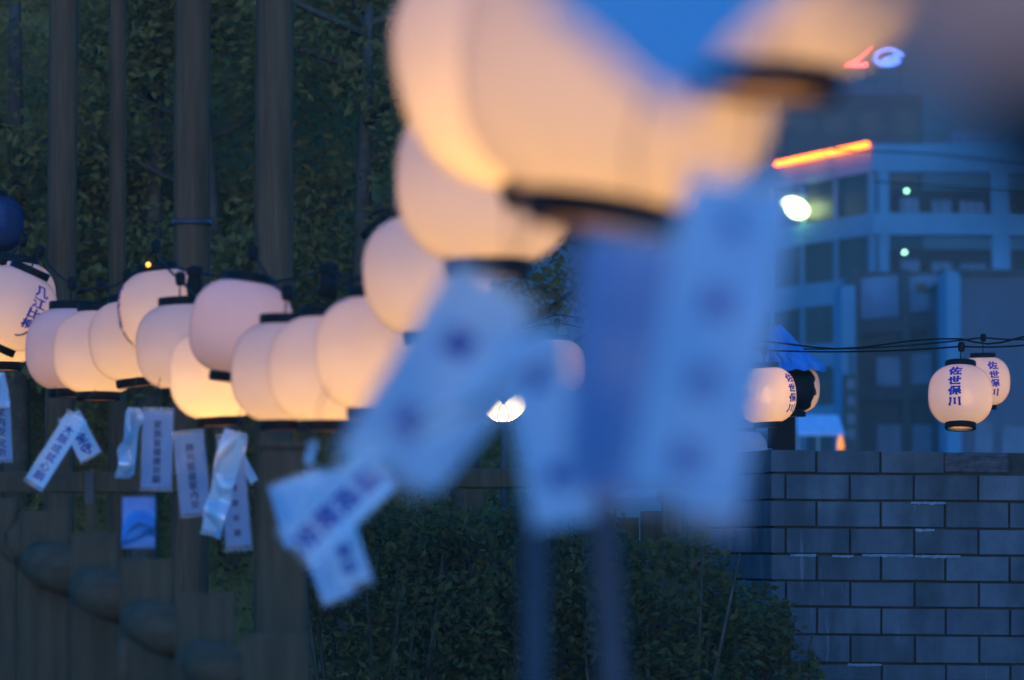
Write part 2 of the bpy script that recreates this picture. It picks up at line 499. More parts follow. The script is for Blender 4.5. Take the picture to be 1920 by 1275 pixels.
mesh_obj('slat', box_mesh('slat', tuple(at(164, 1000, 10.3)), tuple(at(177, 945, 10.28))), M['wood_log'], fb)

bt = thing('cross_beam', 'dark horizontal timber beam behind the hanging strips at left', 'beam', at(230, 905, 12.2))
mesh_obj('beam', box_mesh('beam', (-1.4, -.04, -.034), (.42, .04, .034), .004), M['wood_dark'], bt)
mesh_obj('bracket', box_mesh('bracket', (-.12, -.052, -.07), (-.09, -.04, .04)), M['lamp_body'], bt)
tag(mesh_obj('rope', tube_mesh('rope', [at(34, 955, 9.9), at(22, 985, 9.9), at(10, 1000, 9.9), at(14, 1030, 9.9), at(24, 1060, 9.9), at(30, 1085, 9.9)], .004, 6), M['wood_log']),
    'pale loose rope end hanging on the far left boards', 'rope')

# low rail and posts beyond the shrubs
lr = thing('low_rail', 'low timber handrail with square posts behind the shrubs', 'rail', at(905, HORIZON, 16.6) * 1.0)
lr.location.z = 0
b = lr.location
z1 = at(905, 878, 16.6).z
mesh_obj('handrail', box_mesh('handrail', (-1.1, -.05, z1 - .09), (1.05, .05, z1), .008), M['wood_dark'], lr)
for dx in (-.95, -.04, .85):
    mesh_obj('post', box_mesh('post', (dx - .045, -.04, 0), (dx + .045, .04, z1 - .091), .004), M['wood_post'], lr)
bf = thing('plank_screen', 'dim reddish plank screen between the shrubs and the block wall', 'fence', at(1270, HORIZON, 17.0))
bf.location.z = 0
for k in range(9):
    z1 = at(1270, 958 + 6 * (k % 3), 17.0).z
    mesh_obj('plank', box_mesh('plank', (-.80 + k * .105, -.012, 0), (-.702 + k * .105, .012, z1), .003), M['wood_post'], bf)

# ------------------------------------------------------------------ the block wall
WALLD = 17.5
corner = at(1446, HORIZON, WALLD)
def brick_mat():
    m, nt, N, L = new_mat('slate_block')
    b = N['Principled BSDF']; b.inputs['Roughness'].default_value = .75; b.inputs['Specular IOR Level'].default_value = .3
    tc = N.new('ShaderNodeTexCoord'); oi = N.new('ShaderNodeObjectInfo')
    no = N.new('ShaderNodeTexNoise'); no.inputs['Scale'].default_value = 9; no.inputs['Detail'].default_value = 7; no.inputs['Roughness'].default_value = .7
    ad = N.new('ShaderNodeVectorMath'); ad.operation = 'ADD'
    L.new(tc.outputs['Object'], ad.inputs[0]); L.new(oi.outputs['Location'], ad.inputs[1]); L.new(ad.outputs[0], no.inputs['Vector'])
    cr = N.new('ShaderNodeValToRGB'); cr.color_ramp.elements[0].color = (.076, .094, .102, 1); cr.color_ramp.elements[1].color = (.122, .146, .158, 1)
    cr.color_ramp.elements[0].position = .3; cr.color_ramp.elements[1].position = .72
    L.new(no.outputs['Fac'], cr.inputs[0])
    mu = N.new('ShaderNodeMix'); mu.data_type = 'RGBA'; mu.blend_type = 'MULTIPLY'; mu.inputs[0].default_value = 1
    mr = N.new('ShaderNodeMapRange'); mr.inputs[3].default_value = .78; mr.inputs[4].default_value = 1.14
    L.new(oi.outputs['Random'], mr.inputs[0]); L.new(cr.outputs[0], mu.inputs[6]); L.new(mr.outputs[0], mu.inputs[7])
    # lime streaks that start at the joints
    n2 = N.new('ShaderNodeTexNoise'); n2.inputs['Scale'].default_value = 1; n2.inputs['Detail'].default_value = 5
    mp = N.new('ShaderNodeMapping'); mp.inputs['Scale'].default_value = (26, 26, 3.0)
    L.new(ad.outputs[0], mp.inputs[0]); L.new(mp.outputs[0], n2.inputs['Vector'])
    r2 = N.new('ShaderNodeValToRGB'); r2.color_ramp.elements[0].position = .66; r2.color_ramp.elements[1].position = .78
    r2.color_ramp.elements[0].color = (0, 0, 0, 1); r2.color_ramp.elements[1].color = (.5, .5, .5, 1)
    L.new(n2.outputs['Fac'], r2.inputs[0])
    m3 = N.new('ShaderNodeMix'); m3.data_type = 'RGBA'; m3.inputs[7].default_value = (.25, .27, .29, 1)
    n4 = N.new('ShaderNodeTexNoise'); n4.inputs['Scale'].default_value = 1; n4.inputs['Detail'].default_value = 6
    mp4 = N.new('ShaderNodeMapping'); mp4.inputs['Scale'].default_value = (7, 7, 1.6)
    L.new(ad.outputs[0], mp4.inputs[0]); L.new(mp4.outputs[0], n4.inputs['Vector'])
    r4_ = N.new('ShaderNodeValToRGB'); r4_.color_ramp.elements[0].position = .38; r4_.color_ramp.elements[1].position = .58
    r4_.color_ramp.elements[0].color = (.62, .64, .62, 1); r4_.color_ramp.elements[1].color = (1, 1, 1, 1)
    L.new(n4.outputs['Fac'], r4_.inputs[0])
    m4_ = N.new('ShaderNodeMix'); m4_.data_type = 'RGBA'; m4_.blend_type = 'MULTIPLY'; m4_.inputs[0].default_value = 1
    L.new(mu.outputs[2], m4_.inputs[6]); L.new(r4_.outputs[0], m4_.inputs[7])
    L.new(r2.outputs[0], m3.inputs[0]); L.new(m4_.outputs[2], m3.inputs[6]); L.new(m3.outputs[2], b.inputs['Base Color'])
    bu = N.new('ShaderNodeBump'); bu.inputs['Strength'].default_value = .4; bu.inputs['Distance'].default_value = .006
    L.new(no.outputs['Fac'], bu.inputs['Height']); L.new(bu.outputs[0], b.inputs['Normal'])
    return m
M['block'] = brick_mat()
M['mortar'] = surf('old_mortar', (.055, .05, .04), .95, .1, .3, 14)
M['lime'] = surf('lime_crust', (.21, .27, .32), .8, .2, .3, 30)
M['rough'] = surf('rough_dark_stone', (.085, .085, .085), .9, .2, .5, 16, 1.0, stretch=(1, 1, 3))
wt = thing('block_wall', 'slate blue wall of large rectangular blocks at lower right, lime streaked', 'wall', (corner.x, corner.y, 0))
TILT = -.008                                     # the courses fall slightly to the right
wt.rotation_euler = (0, 0, 0)
P_ = mpp(WALLD)
zrow = lambda py: at(1446, py, WALLD).z
rows = [843, 888.5, 939, 990, 1040, 1090, 1139, 1191, 1244, 1297, 1349, 1401]
topz, botz = zrow(843), zrow(1401)
JW = .010
bl = Vector((-.27, .963, 0)).normalized()       # direction of the left return, away from us
def side_block(u0, u1, z0, z1, left, depth=.05, out=0.0, name='block', mat=None, bev=.0022):
    """A block between u0..u1 along the face; right face along +x, left face along bl."""
    w_ = u1 - u0
    me = box_mesh(name, (-w_ / 2, -depth / 2, -(z1 - z0) / 2), (w_ / 2, depth / 2, (z1 - z0) / 2), bev)
    o = mesh_obj(name, me, mat or M['block'], wt)
    if left:
        nrm = Vector((-bl.y, bl.x, 0))           # outward (to the left/front)
        if nrm.x > 0: nrm = -nrm
        c = bl * ((u0 + u1) / 2) + nrm * (out - depth / 2)
        o.location = (c.x, c.y, (z0 + z1) / 2)
        o.rotation_euler = (0, 0, math.atan2(bl.y, bl.x) + math.pi)
    else:
        o.location = ((u0 + u1) / 2, depth / 2 - out, (z0 + z1) / 2 + TILT * (u0 + u1) / 2 + random.uniform(-.0012, .0012))
        o.rotation_euler = (random.uniform(-.012, .012), -TILT + random.uniform(-.003, .003), random.uniform(-.006, .006))
    return o
XR = 3.4
for r in range(len(rows) - 1):
    z1, z0 = zrow(rows[r]), zrow(rows[r + 1]) + JW
    if r == 0: z1 -= 0
    first = 1531 if r % 2 == 0 else 1473
    us = [0.001] + [((first + k * 120.5) - 1446) * P_ for k in range(40) if ((first + k * 120.5) - 1446) * P_ < XR] + [XR]
    for k in range(len(us) - 1):
        u0, u1 = us[k] + (JW / 2 if k else 0), us[k + 1] - JW / 2
        px0 = 1446 + u0 / P_
        if r == 0 and px0 > 1760 and px0 < 1900:
            continue
        if r in (6, 7) and k == 0:               # broken away at the corner
            if r == 6: u0 = (1479 - 1446) * P_
            else: continue
        if u1 - u0 < .02: continue
        side_block(u0, u1, z0, z1 + random.uniform(-.002, .0), False, out=random.uniform(.0, .005))
    lf = .12 if r % 2 == 0 else .27
    us = [0.012] + [lf + .30 * k for k in range(6)]
    for k in range(len(us) - 1):
        side_block(us[k] + (JW / 2 if k else 0), us[k + 1] - JW / 2, z0, z1 + random.uniform(-.002, 0), True, out=random.uniform(0, .005))
u0, u1 = (1771 - 1446) * P_, (1893 - 1446) * P_
side_block(u0, u1, zrow(888.5) + JW, zrow(846), False, out=-.004, name='rough_stone', mat=M['rough'], bev=.009)['label'] = 'rough dark stone in the top course'
# body of the wall behind the blocks
bm = bmesh.new()
nrm = Vector((-bl.y, bl.x, 0)); nrm = nrm if nrm.x < 0 else -nrm
c0 = Vector((0, .012, 0)) - nrm * .012 * 1.3
q = [c0, Vector((XR, .012, 0)), Vector((XR, 1.6, 0)), bl * 1.6 + Vector((.012, 0, 0))]
lo_ = [bm.verts.new((p.x, p.y, 0)) for p in q]
hi_ = [bm.verts.new((p.x, p.y, topz - .006 + TILT * p.x)) for p in q]
for k in range(4): bm.faces.new((lo_[k], lo_[(k + 1) % 4], hi_[(k + 1) % 4], hi_[k]))
bm.faces.new(hi_); bm.faces.new(lo_[::-1])
mesh_obj('core', bm_mesh('core', bm), M['mortar'], wt)
def lime(px0, px1, py, drop, seed):
    r_ = random.Random(seed)
    bm = bmesh.new(); n = max(4, int((px1 - px0) / 5)); t_, b_ = [], []
    for i in range(n + 1):
        px = px0 + (px1 - px0) * i / n
        x = (px - 1446) * P_; z = zrow(py) + TILT * x
        e = min(i, n - i) / n
        t_.append(bm.verts.new((x, -.0125, z + .005 + r_.uniform(0, .003)))); b_.append(bm.verts.new((x, -.0105, z - .004 - drop * min(1, e * 4) * r_.random() ** 2)))
    f = [bm.faces.new((t_[i], t_[i + 1], b_[i + 1], b_[i])) for i in range(n)]
    r = bmesh.ops.extrude_face_region(bm, geom=f)
    for v in [v for v in r['geom'] if isinstance(v, bmesh.types.BMVert)]: v.co.y += .006
    mesh_obj('lime_crust', bm_mesh('lime_crust', bm), M['lime'], wt)
lime(1708, 1774, 941, .008, 1); lime(1482, 1530, 1041, .006, 2); lime(1616, 1712, 1040, .008, 3); lime(1715, 1800, 1041, .008, 4)
lime(1716, 1752, 992, .006, 5); lime(1588, 1652, 1245, .006, 6); lime(1560, 1600, 1042, .006, 7)

# ------------------------------------------------------------------ town behind
def box_part(name, a, b, mat, parent, bevel=0.0, label=None):
    lo = tuple(min(p, q) for p, q in zip(a, b)); hi = tuple(max(p, q) for p, q in zip(a, b))
    o = mesh_obj(name, box_mesh(name, lo, hi, bevel), mat, parent)
    if label: o['label'] = label
    return o
# white deck building, 170 m away
D = 170.0
C0 = at(1640, HORIZON, D); C0.z = 0
wb = thing('deck_building', 'white concrete multi storey building with open decks, red neon on its parapet', 'building', C0)
s = mpp(D)
zz = lambda py: at(1640, py, D).z
XB = 14.0
storeys = [(265, 318), (396, 437), (515, 560), (634, 679), (753, 798), (872, 917)]
for (a, b_) in storeys:
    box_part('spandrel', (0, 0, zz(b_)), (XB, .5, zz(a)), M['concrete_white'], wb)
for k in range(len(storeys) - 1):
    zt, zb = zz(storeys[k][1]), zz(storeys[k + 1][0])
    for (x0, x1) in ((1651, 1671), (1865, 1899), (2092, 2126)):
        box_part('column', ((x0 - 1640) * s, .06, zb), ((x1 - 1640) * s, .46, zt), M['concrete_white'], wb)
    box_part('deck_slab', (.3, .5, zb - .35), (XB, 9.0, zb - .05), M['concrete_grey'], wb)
    box_part('back_wall', (.3, 8.6, zb - .05), (XB, 8.9, zt + .0), M['dark_int'], wb)
    for bx in ((1674, 1862), (1902, 2090)):
        x0, x1 = (bx[0] - 1640) * s, (bx[1] - 1640) * s
        box_part('rail', (x0, .2, zb + .92), (x1, .25, zb + .97), M['steel_dark'], wb)
        n = 11
        for i in range(n):
            x = x0 + (x1 - x0) * (i + .5) / n
            box_part('baluster', (x - .02, .205, zb), (x + .02, .245, zb + .92), M['steel_dark'], wb)
    for (x0, x1, h, y) in ((1697, 1732, 34, 1.2), (1758, 1796, 30, 1.4), (1812, 1858, 28, 1.3)):
        box_part('deck_panel', ((x0 - 1640) * s, y, zb), ((x1 - 1640) * s, y + .15, zb + h * s), M['concrete_mid'], wb)
M['green_lamp'] = emit('green_exit_lamp', (.35, 1.0, .62), 7)
for (x, y) in ((1700, 358), (1696, 473)):
    c = at(x, y, D + 3)
    bm = bmesh.new(); bmesh.ops.create_icosphere(bm, subdivisions=2, radius=.09)
    mesh_obj('deck_lamp', bm_mesh('deck_lamp', bm, True), M['green_lamp'], wb, c - C0)
# left return: receding glazed face
LD = Vector((-4.45, 9.5, 0)).normalized(); LN = Vector((-LD.y, LD.x, 0))
LROT = math.atan2(LD.y, LD.x)
def left_box(name, u0, u1, out0, out1, z0, z1, mat):
    me = box_mesh(name, (u0, out0, z0), (u1, out1, z1))
    o = mesh_obj(name, me, mat, wb); o.rotation_euler = (0, 0, LROT)
    return o
LL = 30.0
for k, (a, b_) in enumerate(storeys):
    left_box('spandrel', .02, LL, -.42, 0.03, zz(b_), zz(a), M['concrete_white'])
    if k < len(storeys) - 1:
        zt, zb = zz(b_), zz(storeys[k + 1][0])
        for i in range(9):
            u = .2 + i * 3.2
            left_box('mullion', u, u + .22, -.30, .0, zb, zt, M['concrete_white'])
            left_box('pane', u + .22, u + 3.2, -.20, -.15, zb, zt, M['pane_dark'])
            left_box('transom', u + .22, u + 3.2, -.145, -.10, zb + .95, zb + 1.02, M['steel_dark'])
box_part('roof', (0, .5, zz(283)), (XB, 9.2, zz(276)), M['concrete_grey'], wb)
for yy in (245, 255):
    box_part('roof_rail', (0, .22, zz(yy) - .03), (XB, .28, zz(yy) + .03), M['pole_metal'], wb)
for i in range(8):
    box_part('roof_rail_post', (i * 2 + .01, .22, zz(265)), (i * 2 + .07, .28, zz(245) - .031), M['pole_metal'], wb)
box_part('penthouse', (4.2, 3, zz(276)), (XB, 7, zz(228)), M['concrete_mid'], wb)
M['neon_red'] = emit('red_neon', (1.0, .078, .003), 20)
p0 = Vector((-.05, -.35, zz(267)));  # neon tube along the left parapet
def LP(u, out, z): return LD * u + LN * out + Vector((0, 0, z))
pa, pb, pc = LP(.05, .25, zz(268)), LP(4.2, .25, zz(270)), LP(8.8, .25, zz(273))
out_n = LN if LN.x < 0 else -LN
nt_ = [LD * u + out_n * .3 + Vector((0, 0, zz(py))) for u, py in ((.0, 267), (3.6, 269), (4.0, 269), (8.6, 271))]
mesh_obj('neon_tube', tube_mesh('neon_tube', nt_[:2], .13, 8), M['neon_red'], wb)
mesh_obj('neon_tube', tube_mesh('neon_tube', nt_[2:], .13, 8), M['neon_red'], wb)
# greenish floodlight bracketed to that face
fl = thing('wall_floodlight', 'glaring greenish white floodlight on the left face of the white building', 'lamp', at(1490, 390, 176.6))
M['flood_green'] = emit('greenish_flood', (.72, 1.0, .40), 14)
bm = bmesh.new(); bmesh.ops.create_uvsphere(bm, u_segments=20, v_segments=12, radius=.60, matrix=Matrix.Diagonal((1.15, .6, .78, 1)))
bmesh.ops.rotate(bm, verts=bm.verts, matrix=Matrix.Rotation(R(22), 3, 'Y'))
mesh_obj('lamp_glass', bm_mesh('lamp_glass', bm, True), M['flood_green'], fl)
mesh_obj('bracket', tube_mesh('bracket', [(0, .2, .3), (.5, 1.2, .9), (1.2, 2.6, .9)], .08, 8), M['lamp_body'], fl)
mesh_obj('visor', box_mesh('visor', (-.8, -.1, .62), (.8, .7, .70)), M['lamp_body'], fl)
# dark tower with neon sign behind
tw = thing('dark_tower', 'dark tall block behind the white building carrying a rooftop neon sign', 'building', at(1600, HORIZON, 215))
tw.location.z = 0
s2 = mpp(215); zt2 = at(1600, 172, 215).z
box_part('body', (-4.0, 0, 0), (4.2, 9, zt2), M['dark_int'], tw)
box_part('parapet', (-4.1, -.1, zt2), (4.3, .3, zt2 + .5), M['concrete_grey'], tw)
for r in range(5):
    for c in range(4):
        box_part('window', (-3.5 + c * 2.0, -.06, zt2 - 2.3 - r * 3.0), (-2.2 + c * 2.0, -.01, zt2 - 1.0 - r * 3.0), M['pane_dark'], tw)
M['neon_pink'] = emit('pink_red_neon', (1.0, .08, .11), 8)
M['neon_blue'] = emit('blue_neon', (.12, .24, 1.0), 3.6)
ns = thing('neon_sign', 'blurred rooftop neon sign with a red stroke and a blue ring', 'sign', at(1620, 130, 214))
def npt(px, py): return at(px, py, 214) - ns.location
mesh_obj('red_stroke', tube_mesh('red_stroke', [npt(1632, 82), npt(1606, 108), npt(1580, 118), npt(1625, 119)], .16, 8), M['neon_pink'], ns)
ringp = [npt(1664 + 24 * math.cos(a), 104 - 15 * math.sin(a)) for a in np.linspace(.3, math.tau - .3, 24)]
mesh_obj('blue_ring', tube_mesh('blue_ring', ringp, .16, 8), M['neon_blue'], ns)
mesh_obj('blue_slash', tube_mesh('blue_slash', [npt(1655, 112), npt(1694, 98)], .18, 8), M['neon_blue'], ns)
bm = bmesh.new(); bmesh.ops.create_icosphere(bm, subdivisions=2, radius=.14)
mesh_obj('blue_dot', bm_mesh('blue_dot', bm, True), M['neon_blue'], ns, npt(1559, 113))
bm = bmesh.new()
for px in (1585, 1640, 1690): bm_tube(bm, [npt(px, 86) + Vector((0, .3, 0)), npt(px, 172) + Vector((0, .3, 0))], .07, 6)
for py in (100, 122): bm_tube(bm, [npt(1550, py) + Vector((0, .45, 0)), npt(1700, py) + Vector((0, .45, 0))], .06, 6)
mesh_obj('sign_frame', bm_mesh('sign_frame', bm), M['steel_dark'], ns)

# lower office block in front, 120 m away
D2 = 120.0
ob = thing('office_block', 'low bluish office block with steel frame and pale panels behind the right wall', 'building', at(1700, HORIZON, D2)); ob.location.z = 0
s3 = mpp(D2); X3 = lambda px: (px - 1700) * s3
z3 = lambda py: at(1700, py, D2).z
box_part('body', (X3(1612), .5, 0), (X3(1776), 8, z3(505)), M['steel_dark'], ob)
for (x0, x1) in ((1600, 1614), (1692, 1708), (1768, 1777)):
    box_part('steel_column', (X3(x0), -.1, 0), (X3(x1), .5, z3(503)), M['steel_dark'], ob)
def slant_panel(name, x0, x1, yt0, yt1, yb0, yb1, mat, y=.2):
    bm = bmesh.new()
    v = [bm.verts.new((X3(a), y, z3(b_))) for a, b_ in ((x0, yt0), (x1, yt1), (x1, yb1), (x0, yb0))]
    f = bm.faces.new(v); r = bmesh.ops.extrude_face_region(bm, geom=[f])
    for q_ in r['geom']:
        if isinstance(q_, bmesh.types.BMVert): q_.co.y += .25
    mesh_obj(name, bm_mesh(name, bm), mat, ob)
slant_panel('wall_panel', 1617, 1690, 519, 512, 598, 590, M['concrete_mid'])
slant_panel('wall_panel', 1710, 1767, 515, 512, 585, 576, M['concrete_mid'])
box_part('window', (X3(1722), .10, z3(545)), (X3(1741), .19, z3(528)), M['pane_dark'], ob)
slant_panel('beam', 1615, 1767, 602, 586, 626, 612, M['steel_dark'], -.02)
slant_panel('beam', 1615, 1767, 728, 716, 752, 744, M['steel_dark'], -.02)
for (x0, x1, y0, y1) in ((1647, 1701, 668, 716), (1710, 1768, 660, 712), (1647, 1701, 796, 846), (1712, 1765, 796, 846)):
    f = box_part('window', (X3(x0), .22, z3(y1)), (X3(x1), .45, z3(y0)), M['pane_pale'], ob)
    mesh_obj('sill', box_mesh('sill', (X3(x0) - .05, .1, z3(y1) - .12), (X3(x1) + .05, .5, z3(y1) - .001)), M['concrete_mid'], f)
M['orange_lamp'] = emit('orange_lamp', (1.0, .32, .06), 1.6)
box_part('lit_doorway', (X3(1757), .1, z3(850)), (X3(1765), .2, z3(815)), M['orange_lamp'], ob)
# blue-grey pier block with vertical signboard
pr = thing('pier_block', 'narrow pale blue pier left of the office block', 'building', at(1593, HORIZON, 118)); pr.location.z = 0
s4 = mpp(118); z4 = lambda py: at(1593, py, 118).z
box_part('pier', (-13 * s4, 0, 0), (13 * s4, 3, z4(533)), M['concrete_white'], pr)
box_part('pier_side', (13.2 * s4, .3, 0), (22 * s4, 3, z4(535)), M['steel_dark'], pr)
box_part('pipe', (2 * s4, -.12, z4(740)), (6 * s4, -.01, z4(650)), M['steel_dark'], pr)
vsn = thing('vertical_signboard', 'dark vertical signboard with pale square marks below the pale pier', 'sign', at(1596, 768, 117)); s5 = mpp(117)
box_part('board', (-15 * s5, 0, -90 * s5), (15 * s5, .35, 66 * s5), M['steel_dark'], vsn)
for py in (720, 752, 786, 814):
    zc = (768 - py) * s5
    box_part('square_mark', (-8 * s5, -.05, zc - 9 * s5), (7 * s5, -.005, zc + 9 * s5), M['pane'], vsn)
# grey slab building at far right
gs = thing('grey_slab_building', 'plain grey blue building at the right edge behind the two lanterns', 'building', at(1790, HORIZON, 112)); gs.location.z = 0
s6 = mpp(112); z6 = lambda py: at(1790, py, 112).z
X6 = lambda px: (px - 1790) * s6
box_part('wall', (X6(1806), 0, 0), (X6(2080), 9, z6(512)), M['concrete_grey'], gs)
box_part('coping', (X6(1800), -.2, z6(512)), (X6(2082), 9.2, z6(503)), M['steel_dark'], gs)
box_part('pilaster', (X6(1777), -.1, 0), (X6(1804), 2, z6(506)), M['concrete_white'], gs)
for (x0, x1, y0, y1) in ((1830, 1862, 790, 850), (1880, 1930, 800, 850)):
    f = box_part('window', (X6(x0), -.05, z6(y1)), (X6(x1), -.005, z6(y0)), M['pane'], gs)
# pale awning and orange lamp left of the signboard
aw = thing('shop_awning', 'pale blurred shop awning behind the dark lantern', 'awning', at(1538, 800, 100)); s7 = mpp(100)
bm = bmesh.new()
v = [bm.verts.new(p) for p in ((-45 * s7, -.6, -14 * s7), (42 * s7, -.6, -14 * s7), (38 * s7, .8, 24 * s7), (-40 * s7, .8, 24 * s7))]
f = bm.faces.new(v); r = bmesh.ops.extrude_face_region(bm, geom=[f])
for q_ in r['geom']:
    if isinstance(q_, bmesh.types.BMVert): q_.co.z -= .06
mesh_obj('canopy', bm_mesh('canopy', bm), M['awning'], aw)
for sx in (-38, 0, 36): mesh_obj('strut', tube_mesh('strut', [(sx * s7, .7, -60 * s7), (sx * s7, .7, 20 * s7)], .04, 6), M['awning'], aw)
ol = thing('orange_street_lamp', 'small orange lamp just above the wall top, under the signboard', 'lamp', at(1576, 834, 90))
bm = bmesh.new(); bm_lathe(bm, [(.001, -.12), (.09, -.1), (.06, .12), (.02, .24), (.001, .25)], 14)
mesh_obj('lamp_glass', bm_mesh('lamp_glass', bm, True), M['orange_lamp'], ol)
mesh_obj('pole', tube_mesh('pole', [(0, 0, -.12), (0, 0, -2.5)], .04, 8), M['lamp_body'], ol)
# phone lines crossing the white building
for i, (pp, lab) in enumerate((([(1560, 280, 80), (1740, 288, 80), (1930, 306, 80)], 'thin dark cable crossing the top parapet of the white building'),
                               ([(1640, 340, 82), (1780, 350, 82), (1930, 356, 82)], 'thin dark cable crossing the upper open deck'))):
    tag(mesh_obj('overhead_cable', tube_mesh('overhead_cable', [at(*p) for p in pp], .018, 6), M['rubber']), lab, 'cable')

# ------------------------------------------------------------------ lanterns
LRAD = .15
EXPN = 2.5
HH = .143
RIMZ = .135
def prof_r(z): return LRAD * max(0.0, 1 - (abs(z) / HH) ** EXPN) ** (1 / EXPN)
zs = [-RIMZ + 2 * RIMZ * i / 30 for i in range(31)]
RIMR = prof_r(RIMZ)
SHADE = lathe_mesh('shade', [(prof_r(z), z) for z in zs], 64)
def rim_me():
    a, b = RIMR - .004, RIMR + .004
    return lathe_mesh('rim', [(a - .004, -.018), (b, -.018), (b + .001, -.014), (b + .001, .009), (b - .001, .013), (a, .013)], 48, True)
RIM = rim_me()
for p in RIM.polygons: p.use_smooth = True
LINING = lathe_mesh('rim_lining', [(RIMR - .0095, -.013), (RIMR - .0085, -.013), (RIMR - .0085, .012), (RIMR - .0095, .012)], 48, True)
M['pale_wood'] = surf('pale_wood', (.55, .42, .26), .7, .2)
LINING.materials.append(M['pale_wood'])
def bulb_me(name):
    bm = bmesh.new(); bm_lathe(bm, [(.001, -.036), (.016, -.031), (.026, -.016), (.028, 0), (.024, .014), (.014, .03), (.012, .04)], 10)
    return bm_mesh(name, bm, True)
BULB_C = (1.0, .49, .11)
_bulbs = {}
def bulb_for(s):
    if s not in _bulbs:
        me = bulb_me('bulb'); me.materials.append(emit('warm_bulb_%g' % s, BULB_C, s * 1.12)); _bulbs[s] = me
    return _bulbs[s]
SOCKET = None
def socket_me():
    bm = bmesh.new()
    bm_lathe(bm, [(.001, -.035), (.014, -.035), (.019, -.03), (.020, .0), (.016, .016), (.021, .02), (.021, .036), (.006, .042), (.001, .042)], 16)
    return bm_mesh('socket', bm, True)
SOCK = socket_me(); SOCK.materials.append(M['rubber'])
for m_, k in ((SHADE, 'shade'), (RIM, 'black')): m_.materials.append(M[k])
def crossbar_me():
    bm = bmesh.new(); bm_tube(bm, [(-RIMR, 0, 0), (0, 0, .004), (RIMR, 0, 0)], .0035, 6)
    return bm_mesh('crossbar', bm, True)
BAR = crossbar_me(); BAR.materials.append(M['black'])
def lettering(chars, az, ztop, step, w, h, parent, mat, slant=0.0):
    """Characters wrapped on the paper: azimuth 0 faces -Y, positive to the right."""
    V, F = [], []
    for i, ch in enumerate(chars):
        g, f = glyph(ch)
        b0 = len(V)
        for u, v, k_ in g:
            z = ztop - step * i + v * h
            a = az + slant * i + u * w / max(.06, prof_r(z))
            r = prof_r(z) + .0015 + .0002 * k_
            V.append((r * math.sin(a), -r * math.cos(a), z))
        F += [tuple(b0 + q for q in t_) for t_ in f]
    me = bpy.data.meshes.new('lettering'); me.from_pydata(V, [], F)
    return mesh_obj('lettering', me, mat, parent)
wire_pts = {}
def lantern(key, label, px, py, rpx, d, tilt=0, lean=0, bulb=30, bz=-.058, bx=0.0, group='paper lanterns in the near row', dim=False, cord=.075, shade_mat=None, wire='near'):
    c = at(px, py, d)
    sc_ = rpx * mpp(d) / LRAD
    t = thing('paper_lantern', label, 'lantern', c, (R(lean), R(tilt), 0), group)
    t.scale = (sc_, sc_, sc_)
    sh = mesh_obj('shade', SHADE.copy(), None, t)
    if not shade_mat and group != 'paper lanterns over the block wall': shade_mat = 'shade_near'
    if shade_mat:
        sh.data.materials.clear(); sh.data.materials.append(M[shade_mat])
    for sgn in (1, -1):
        r_ = mesh_obj('rim', RIM, None, t); r_.location.z = sgn * (RIMZ + .012)
        if sgn < 0: r_.rotation_euler.x = math.pi
        mesh_obj('lining', LINING, None, r_)
    b_ = mesh_obj('crossbar', BAR, None, t); b_.location.z = RIMZ + .01
    if bulb:
        o = mesh_obj('bulb', bulb_for(bulb), None, t); o.location = (bx, 0, bz)
    k = mesh_obj('socket', SOCK, None, t); k.location = (bx, 0, bz + .074)
    pts_ = [(bx, 0, bz + .105), (bx * .5, .002, RIMZ), (0, 0, RIMZ + .05), (.004, 0, RIMZ + cord)]
    mesh_obj('cord', tube_mesh('cord', pts_, .0028, 6), M['rubber'], t)
    bm = bmesh.new()
    bm_lathe(bm, [(.001, -.022), (.012, -.022), (.016, -.012), (.017, .012), (.012, .022), (.001, .024)], 14)
    p = mesh_obj('cord_clip', bm_mesh('cord_clip', bm, True), M['rubber'], t); p.location = (.004, 0, RIMZ + cord + .01)
    if wire:
        bpy.context.view_layer.update()
        wire_pts.setdefault(wire, []).append((d, t.matrix_world @ Vector((.004, 0, RIMZ + cord + .012))))
    return t
# near row, right to left (nearest first)
lantern('A', 'huge blurred lantern cut off by the top edge, black bottom rim against the buildings', 1452, -128, 292, 3.2, 3, 0, 24)
lantern('A0', 'nearest lantern, hardly lit, a huge soft shape filling the top right corner', 2500, -720, 1090, .92, 8, 0, 3.5)
lantern('B', 'very large blurred orange lantern in the upper middle, its bottom rim over the hanging strips', 1172, 108, 306, 3.35, 9, 0, 28)
lantern('Cp', 'blurred yellow lantern showing as a crescent left of the biggest orange one', 988, 108, 248, 4.3, -16, 0, 50, bz=-.07)
lantern('C', 'blurred orange lantern below the yellow crescent, partly behind the biggest one', 914, 335, 172, 6.1, 0, 0, 28)
lantern('L13', 'pale lantern alone up right of the row, beside the big blurred ones', 800, 512, 120, 8.5, -6, 0, 27)
lantern('L12', 'bright cream lantern ending the row at right, touching a blurred strip', 706, 662, 116, 9.0, 0, 0, 36)
lantern('L11', 'glowing lantern second from the right end of the row', 612, 692, 109, 9.6, 0, 0, 36, bz=-.07)
lantern('L10', 'peach lantern with black top rim, third from the right end of the row', 535, 698, 102, 10.1, 0, 0, 28, bz=-.07)
lantern('L9', 'dull brownish tilted lantern raised above the bright yellow one', 452, 615, 97, 10.6, 8, 0, 16, bz=.0, shade_mat='shade_dim')
lantern('L8', 'brightest yellow lantern, hanging lowest in the middle of the row', 408, 702, 91, 11.0, -3, 0, 52, bz=-.068)
lantern('L7', 'grey pink lantern with a clear black top rim just left of the brightest one', 342, 650, 87, 11.5, -3, 0, 24, bz=-.075)
t6 = lantern('L6', 'raised pale lantern with dark letters down its left edge', 304, 582, 82, 12.0, -7, 0, 26)
